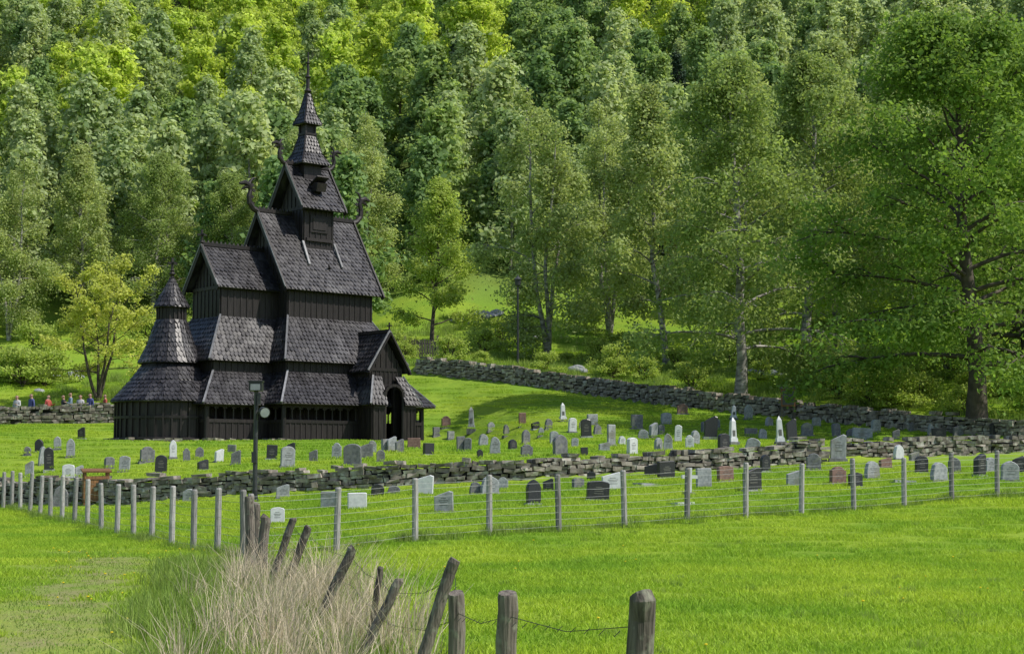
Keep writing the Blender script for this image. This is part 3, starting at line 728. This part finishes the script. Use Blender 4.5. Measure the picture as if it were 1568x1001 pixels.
G="""722 662 38 14 L o;683 655 18 16 R;706 690 22 14 L;716 690 20 12 G;740 682 18 16 L;758 695 26 18 L;735 702 15 10 D;775 668 18 10 L;800 652 20 12 L;805 680 22 14 L;806 698 18 20 G;820 657 12 14 D;840 657 16 14 G;862 645 28 12 L o;848 680 20 14 L;858 698 32 26 G;876 662 22 14 L;893 657 12 14 L;898 670 28 18 D;907 650 16 20 L;895 698 14 12 D;925 690 14 18 L;936 683 32 14 L;952 681 14 12 W;968 696 26 18 W;975 657 22 20 L;985 671 14 18 L;1000 669 22 14 L;1008 690 20 14 L;1020 650 18 18 L;1023 690 26 16 L;1038 677 26 12 W;1045 634 16 18 R;1056 686 20 14 W;1064 681 22 16 L;1080 661 16 14 G;1088 672 34 22 D;1095 657 18 18 G;1122 682 42 15 W o;1108 694 30 20 D;1123 642 22 12 W o;1146 642 22 14 L;1153 690 20 26 L;1150 667 12 22 G;1195 682 44 14 W o;1178 652 14 14 L;1213 676 34 18 D;1236 667 20 20 G;1281 670 22 14 G;1241 690 12 20 L;1285 644 18 20 L;1303 670 14 14 L;1320 673 18 34 L;1341 662 20 16 L;1372 673 16 12 L;1398 660 14 14 G;1425 667 18 10 L;1438 669 14 24 D;1468 666 16 18 G;1525 667 22 24 D;
600 690 22 16 L;612 692 20 14 G;634 686 16 22 R;656 696 18 18 D;570 692 18 14 L;42 697 14 12 G;60 692 20 14 D;88 688 20 12 L;108 700 28 14 L;125 672 18 12 D;75 722 36 16 D;64 712 28 12 L;45 730 24 14 L;105 733 22 20 W;121 730 18 14 L;167 717 18 16 G;190 722 24 18 L;225 708 24 24 L;246 725 28 20 D;265 702 28 12 W;286 706 20 12 G;305 702 18 14 G;311 719 16 18 D;335 707 20 14 L;361 711 22 16 G;355 692 12 14 L;416 703 22 18 D;440 716 32 24 L;446 692 15 14 D;480 706 18 14 L;515 702 24 16 L;540 712 32 30 L;561 702 24 22 L;583 706 18 14 G;590 690 18 12 L;
433 763 22 22 L;425 800 24 24 L;505 777 25 30 L;547 779 25 32 W;578 760 20 22 D;650 757 30 28 W;603 757 15 22 G;680 784 32 32 L;728 757 20 20 G;750 757 28 32 L;817 773 38 24 D;915 766 30 38 D;938 750 27 36 L;885 747 16 20 L;1000 729 20 30 D;1020 732 26 34 D;1078 747 30 26 L;1111 737 24 30 R;1152 752 36 36 D;1055 757 26 18 W c;1042 772 7 30 W p;990 742 6 34 L p;1216 744 24 26 L;1246 720 26 24 G;1283 706 40 26 L;1283 742 28 28 L;1336 732 26 30 L;1382 738 6 34 L p;1411 724 26 22 D;1438 736 28 34 L;1462 724 24 20 G;1500 729 34 20 D;1516 722 22 20 L;1546 736 30 30 L;1561 724 26 22 D;1376 703 22 18 W;1356 716 16 22 L;92 777 32 26 L;290 768 20 22 L;28 762 22 20 G;1172 722 26 16 D;1030 706 14 14 D;1352 700 16 14 R;840 752 20 18 D;770 748 18 18 L;1310 745 22 24 D;1400 705 14 16 L;905 735 14 14 D;640 655 12 12 D;668 668 14 12 G;690 672 12 12 L;752 660 14 12 L;785 688 16 14 D;828 668 14 10 L;880 684 14 12 L;915 664 14 14 G;1012 664 14 12 G;1250 652 14 14 L;1168 672 16 14 L;1330 690 14 16 L"""
for e in G.replace('\n','').split(';'):
    q=e.split()
    if len(q)<5: continue
    px,py,h,w=map(float,q[:4]); grave(px,py,h,w,q[4],{'o':'obelisk','c':'cross','p':'plate'}.get(q[5]) if len(q)>5 else None)

# ------------------------------------------------------------------ fences
def new_fence(name,a,b,n,h=1.22):
    E=empty(name); mb=MB(); wr=MB(); P=[]
    for i in range(n+1):
        q=a+(b-a)*i/n; z=Hs(*q); hh=h*random.uniform(.96,1.03); lx,ly=random.uniform(-.04,.04),random.uniform(-.04,.04)
        mb.tube([(q[0],q[1],z-.3),(q[0]+lx*.5,q[1]+ly*.5,z+hh*.5),(q[0]+lx,q[1]+ly,z+hh-.03),(q[0]+lx,q[1]+ly,z+hh)],[.065,.063,.061,.045],9)
        P.append((q[0],q[1],z))
    for zz in (.12,.26,.4,.54,.7,.86,1.02,1.12):
        for (x0,y0,z0),(x1,y1,z1) in zip(P[:-1],P[1:]):
            wr.tube([(x0,y0-.065,z0+zz),((x0+x1)/2,(y0+y1)/2-.065,(z0+z1)/2+zz-.012),(x1,y1-.065,z1+zz)],[.0036]*3,4,cap=False)
    mb.obj('posts',[M['post']],E); wr.obj('wires',[M['wire']],E)
new_fence('wire_fence',np.array([-4.85,28.6]),np.array([-17.1,53]),16)
d=np.array([15.74,10.5])/11
new_fence('wire_fence',np.array([-4.75,28.9]),np.array([-4.75,28.9])+d*14,14)
E=empty('old_wooden_fence'); mb=MB(); wr=MB(); tops=[]
def old(px0,py0,px1,py1,dep,wpx):
    t=at_depth(px0,py0,dep); b=at_depth(px1,py1,dep); dr=(b-t)/(b[2]-t[2]+1e-9)
    z=Hs(b[0],dep)-.2; b=t+dr*(z-t[2]); rr=wpx/F*dep/2
    pts=[b+(t-b)*s for s in (0,.2,.4,.6,.8,.93,.985,1.0)]
    pts=[p+np.array([random.uniform(-.008,.008),random.uniform(-.008,.008),0]) for p in pts]
    mb.tube(pts,[rr*1.08,rr*1.0,rr*1.04,rr*.97,rr*1.0,rr*.97,rr*.95,rr*.86],14); tops.append(t)
for a in ((983,910,980,1010,6.2,42),(779,907,776,1000,8.2,32),(700,907,697,1000,9.6,26),(697,856,650,1000,10.6,19),(612,886,583,945,13.5,15),(583,868,575,920,14.5,10),(541,838,508,905,16.5,15),(472,806,452,860,20.5,13),(449,793,428,855,21,12),(407,790,398,900,22.5,16),(381,760,384,880,23,15),(392,770,392,870,24,13)): old(*a)
for s in (.12,.4,.65):
    for a,b in zip(tops[:-1],tops[1:]):
        a2=a-np.array([0,0,s]);b2=b-np.array([0,0,s]); m_=(a2+b2)/2-np.array([0,0,.05]); wr.tube([a2,m_,b2],[.0025]*3,4,cap=False)
        for i in range(10):
            q=a2+(b2-a2)*(i+.5)/10-np.array([0,0,.04]); wr.beam(q-np.array([.012,0,.012]),q+np.array([.012,0,.012]),.003)
mb.obj('posts',[M['oldpost']],E); wr.obj('barbed_wires',[M['iron']],E)

# ------------------------------------------------------------------ lamp posts, sign, bin, gate
def lamp_near(x,y):
    z=Hs(x,y); E=empty('floodlight_post',(x,y,z)); mb=MB()
    h=3.35
    mb.tube([(0,0,-.1),(0,0,h)],[.075,.06],12); mb.lathe((0,0,0),[(.14,0),(.14,.05),(.09,.09),(.08,.35),(.075,.36)],12)
    mb.box((0,-.02,h+.02),(.19,.16,.13)); mb.box((0,-.02,h+.17),(.21,.18,.02)); mb.box((0,-.19,h),(.14,.012,.09),None,1)
    mb.tube([(0,0,h-.75),(.14,-.06,h-.7),(.22,-.1,h-.7)],[.025]*3,8)
    q=Vector((.45,-.8,-.25)).normalized(); c=Vector((.24,-.12,h-.72))
    mb.tube([c-q*.14,c-q*.08,c+q*.1,c+q*.12],[.06,.13,.16,.165],16); mb.tube([c+q*.121,c+q*.126],[.14,.14],16,1)
    mb.box((.1,-.1,h-.35),(.05,.05,.16)); mb.box((-.02,-.1,1.3),(.07,.05,.16))
    mb.obj('post_and_lamps',[M['iron'],M['glass']],E)
x,y=hit(390,768); lamp_near(x,y)
def lamp_far(x,y,h):
    z=Hs(x,y); E=empty('street_lamp',(x,y,z)); mb=MB()
    mb.tube([(0,0,-.1),(0,0,1),(0,0,h)],[.09,.07,.05],10); mb.lathe((0,0,h),[(.05,0),(.16,.06),(.2,.4),(.26,.42),(.05,.6),(.02,.7)],12); mb.lathe((0,0,h),[(.15,.08),(.19,.39)],12,1)
    mb.obj('pole_and_lantern',[M['iron'],M['glass']],E)
p=at_depth(793,540,94); lamp_far(p[0],94,4.8)
x,y=hit(146,772); z=Hs(x,y); E=empty('wooden_bin',(x,y,z),.35); mb=MB()
for sx in (-1,1):
    for sy in (-1,1): mb.box((sx*.36,sy*.26,.5),(.04,.04,.52))
for i in range(8):
    for s in (-1,1): mb.box((-.31+i*.089,s*.29,.48),(.041,.012,.4))
for i in range(6):
    for s in (-1,1): mb.box((s*.39,-.22+i*.089,.48),(.012,.041,.4))
mb.box((0,0,1.08),(.46,.36,.025),Matrix.Rotation(.12,3,'X')); mb.box((0,-.31,.85),(.38,.012,.05)); mb.box((0,-.31,.14),(.38,.012,.05))
mb.obj('slatted_box_and_lid',[M['wood']],E)
p=at_depth(1207,640,75.2); z=Hs(p[0],75.2); E=empty('information_board',(p[0],75.2,z)); mb=MB()
for s in (-1,1): mb.box((s*.3,0,.75),(.04,.04,.85))
mb.box((0,-.05,1.05),(.34,.02,.42),None,1); mb.box((0,-.04,1.5),(.4,.09,.03)); mb.box((0,-.075,1.05),(.28,.006,.34),None,2)
mb.obj('board_and_posts',[M['oldpost'],M['wood'],M['ink']],E)
p=at_depth(645,545,97); z=Hs(p[0],97); E=empty('wooden_gate',(p[0],97,z)); mb=MB()
for i in range(12): mb.box((-.9+i*.16,0,.55),(.06,.015,.55+random.uniform(-.04,.04)))
for zz in (.25,.85): mb.box((0,.03,zz),(1.0,.02,.05))
for s in (-1,1): mb.box((s*1.02,.02,.62),(.07,.07,.72))
mb.obj('pickets_and_rails',[M['oldpost']],E)
def boulder(x,y,s,seed):
    import bmesh
    bm=bmesh.new(); bmesh.ops.create_icosphere(bm,subdivisions=3,radius=1)
    for v in bm.verts:
        k=1+.35*noise.noise(v.co*1.2+Vector((seed,0,0)))+.12*noise.noise(v.co*4+Vector((seed,3,0))); v.co*=k; v.co.x*=1.3; v.co.z*=.65
    me=bpy.data.meshes.new('boulder'); bm.to_mesh(me); bm.free(); me.materials.append(M['gL'])
    o=bpy.data.objects.new('boulder',me); o.location=(x,y,Hs(x,y)+.1*s); o.scale=(s,s,s); o.rotation_euler=(0,0,seed); link(o)
for i,(px,py,s) in enumerate(((90,583,.55),(116,578,.6),(740,486,.7),(760,482,.5),(985,530,.6),(885,570,.55),(1300,560,.5),(700,492,.5),(1110,545,.7),(60,600,.3),(725,495,.35),(820,520,.35),(1160,575,.6),(1185,582,.5),(1260,545,.8))):
    x,y=hit(px,py,60 if py>600 else 88); boulder(x,y,s,i*1.7)

# ------------------------------------------------------------------ people
def flat(name,c,rough=.8):
    return two_tone(name,tuple(k*.8 for k in c),c,20,rough,.2,.005,use_rnd=False)
skin=flat('skin',(.5,.3,.22),.5); hairm=flat('hair',(.06,.04,.025)); trou=flat('trousers',(.05,.06,.09)); eye=flat('eye',(.02,.02,.02),.2)
def person_mesh(name,shirt,arm):
    vs=[];ed=[];rad=[]
    def v(p,r): vs.append(p);rad.append(r);return len(vs)-1
    pel=v((0,0,.95),.14);sp=v((0,0,1.12),.125);ch=v((0,.01,1.33),.14);nk=v((0,.01,1.47),.058);h0=v((0,-.01,1.56),.078);h1=v((0,-.01,1.65),.092);h2=v((0,0,1.73),.055)
    ed+=[(pel,sp),(sp,ch),(ch,nk),(nk,h0),(h0,h1),(h1,h2)]
    for s in (-1,1):
        sh=v((s*.17,.01,1.4),.065)
        if arm and s==1: el=v((s*.24,-.05,1.14),.045); wr=v((s*.16,-.27,1.2),.03); pd=Vector((-.2,-.9,.3)).normalized()
        else: el=v((s*.23,.03,1.12),.045); wr=v((s*.23,-.05,.88),.03); pd=Vector((0,-.2,-1)).normalized()
        W=Vector(vs[wr]); pm=v(tuple(W+pd*.07),.033); ed+=[(ch,sh),(sh,el),(el,wr),(wr,pm)]
        side=Vector((0,1,0)) if not(arm and s==1) else Vector((1,0,0))
        for k,(o,l) in enumerate(((-.03,.06),(-.01,.075),(.01,.07),(.03,.055))):
            a=v(tuple(W+pd*.1+side*o),.009); b_=v(tuple(W+pd*(.1+l*.6)+side*o*1.1),.008); c=v(tuple(W+pd*(.1+l*.95)+side*o*1.1+Vector((-s*.02,0,0))),.006)
            ed+=[(pm,a),(a,b_),(b_,c)]
        a=v(tuple(W+pd*.05-side*.04),.011); b_=v(tuple(W+pd*.09-side*.06),.009); ed+=[(pm,a),(a,b_)]
        hp=v((s*.09,0,.88),.095);kn=v((s*.1,-.02,.5),.06);an=v((s*.1,.03,.1),.042);to=v((s*.12,-.14,.04),.035); ed+=[(pel,hp),(hp,kn),(kn,an),(an,to)]
    me=bpy.data.meshes.new(name); me.from_pydata(vs,ed,[]); o=bpy.data.objects.new(name,me); link(o)
    o.modifiers.new('s','SKIN')
    for i,r in enumerate(rad): me.skin_vertices[0].data[i].radius=(r,r*.85 if i<3 else r)
    me.skin_vertices[0].data[0].use_root=True
    sb=o.modifiers.new('u','SUBSURF'); sb.levels=1; sb.render_levels=1
    dg=bpy.context.evaluated_depsgraph_get(); dg.update()
    m2=bpy.data.meshes.new_from_object(o.evaluated_get(dg)); bpy.data.objects.remove(o)
    m2.name=name
    m2.materials.clear()
    for q in (shirt,trou,skin,hairm,eye): m2.materials.append(q)
    for p in m2.polygons:
        c=p.center; p.use_smooth=True
        if c.z>1.46: p.material_index=3 if (c.z>1.69 or (c.y>.03 and c.z>1.53)) else 2
        elif c.z<.93 and abs(c.x)<.19: p.material_index=3 if c.z<.09 else 1
        elif abs(c.x)>.15 and (c.z<.9 or c.y<-.25): p.material_index=2
        else: p.material_index=0
    return m2
try:
    pm=[]
    for i,c in enumerate(((.5,.5,.5),(.08,.1,.25),(.4,.08,.06),(.04,.04,.05),(.2,.28,.35))): pm.append(person_mesh('person_%d'%i,flat('shirt_%d'%i,c),i%2==0))
    face=MB(); face.box((0,-.108,1.625),(.012,.018,.022),None,0,taper=.5)
    for s in (-1,1): face.box((s*.034,-.092,1.65),(.014,.006,.006),None,1); face.box((s*.09,0,1.635),(.012,.02,.03),None,0)
    face.box((0,-.094,1.58),(.025,.006,.006),None,2)
    fo_=face.obj('facetmp',[skin,eye,M['gR']]); fme=fo_.data; bpy.data.objects.remove(fo_)
    for i,(px,dep) in enumerate(((26,87.4),(48,87.6),(74,87.2),(97,87.4),(108,87.1),(123,87.8),(138,87.5),(161,87.6))):
        p=at_depth(px,610,dep); o=bpy.data.objects.new('person',pm[i%5]); o.location=(p[0],dep,Hs(p[0],dep)); o.rotation_euler=(0,0,random.uniform(-1.2,1.2)); s=random.uniform(.95,1.07); o.scale=(s,s,s); link(o)
        f=bpy.data.objects.new('face',fme); link(f,o)
except Exception as ex:
    print('PERSON FAIL',ex)

# ------------------------------------------------------------------ light, world, camera
sd=Vector((.58,-.16,.80)).normalized()
w=bpy.data.worlds.new('World'); scene.world=w; w.use_nodes=True; nt=w.node_tree
sky=nt.nodes.new('ShaderNodeTexSky'); sky.sky_type='NISHITA'; sky.sun_disc=False
sky.sun_elevation=math.asin(sd.z); sky.sun_rotation=math.atan2(sd.x,sd.y)
nt.links.new(sky.outputs[0],nt.nodes['Background'].inputs[0]); nt.nodes['Background'].inputs[1].default_value=.15
l=bpy.data.lights.new('sun','SUN'); l.energy=4.9; l.angle=math.radians(.5); l.color=(1,.94,.85)
o=bpy.data.objects.new('sun',l); o.rotation_euler=(-sd).to_track_quat('-Z','Y').to_euler(); link(o)
cd=bpy.data.cameras.new('camera'); cd.sensor_width=36; cd.lens=F/1568*36; cd.clip_end=3000; cd.clip_start=.1
c=bpy.data.objects.new('camera',cd); c.location=(0,0,CAMZ); c.rotation_euler=(math.pi/2+PITCH,0,0); link(c); scene.camera=c
scene.view_settings.view_transform='Standard'; scene.view_settings.look='None'; scene.view_settings.exposure=0
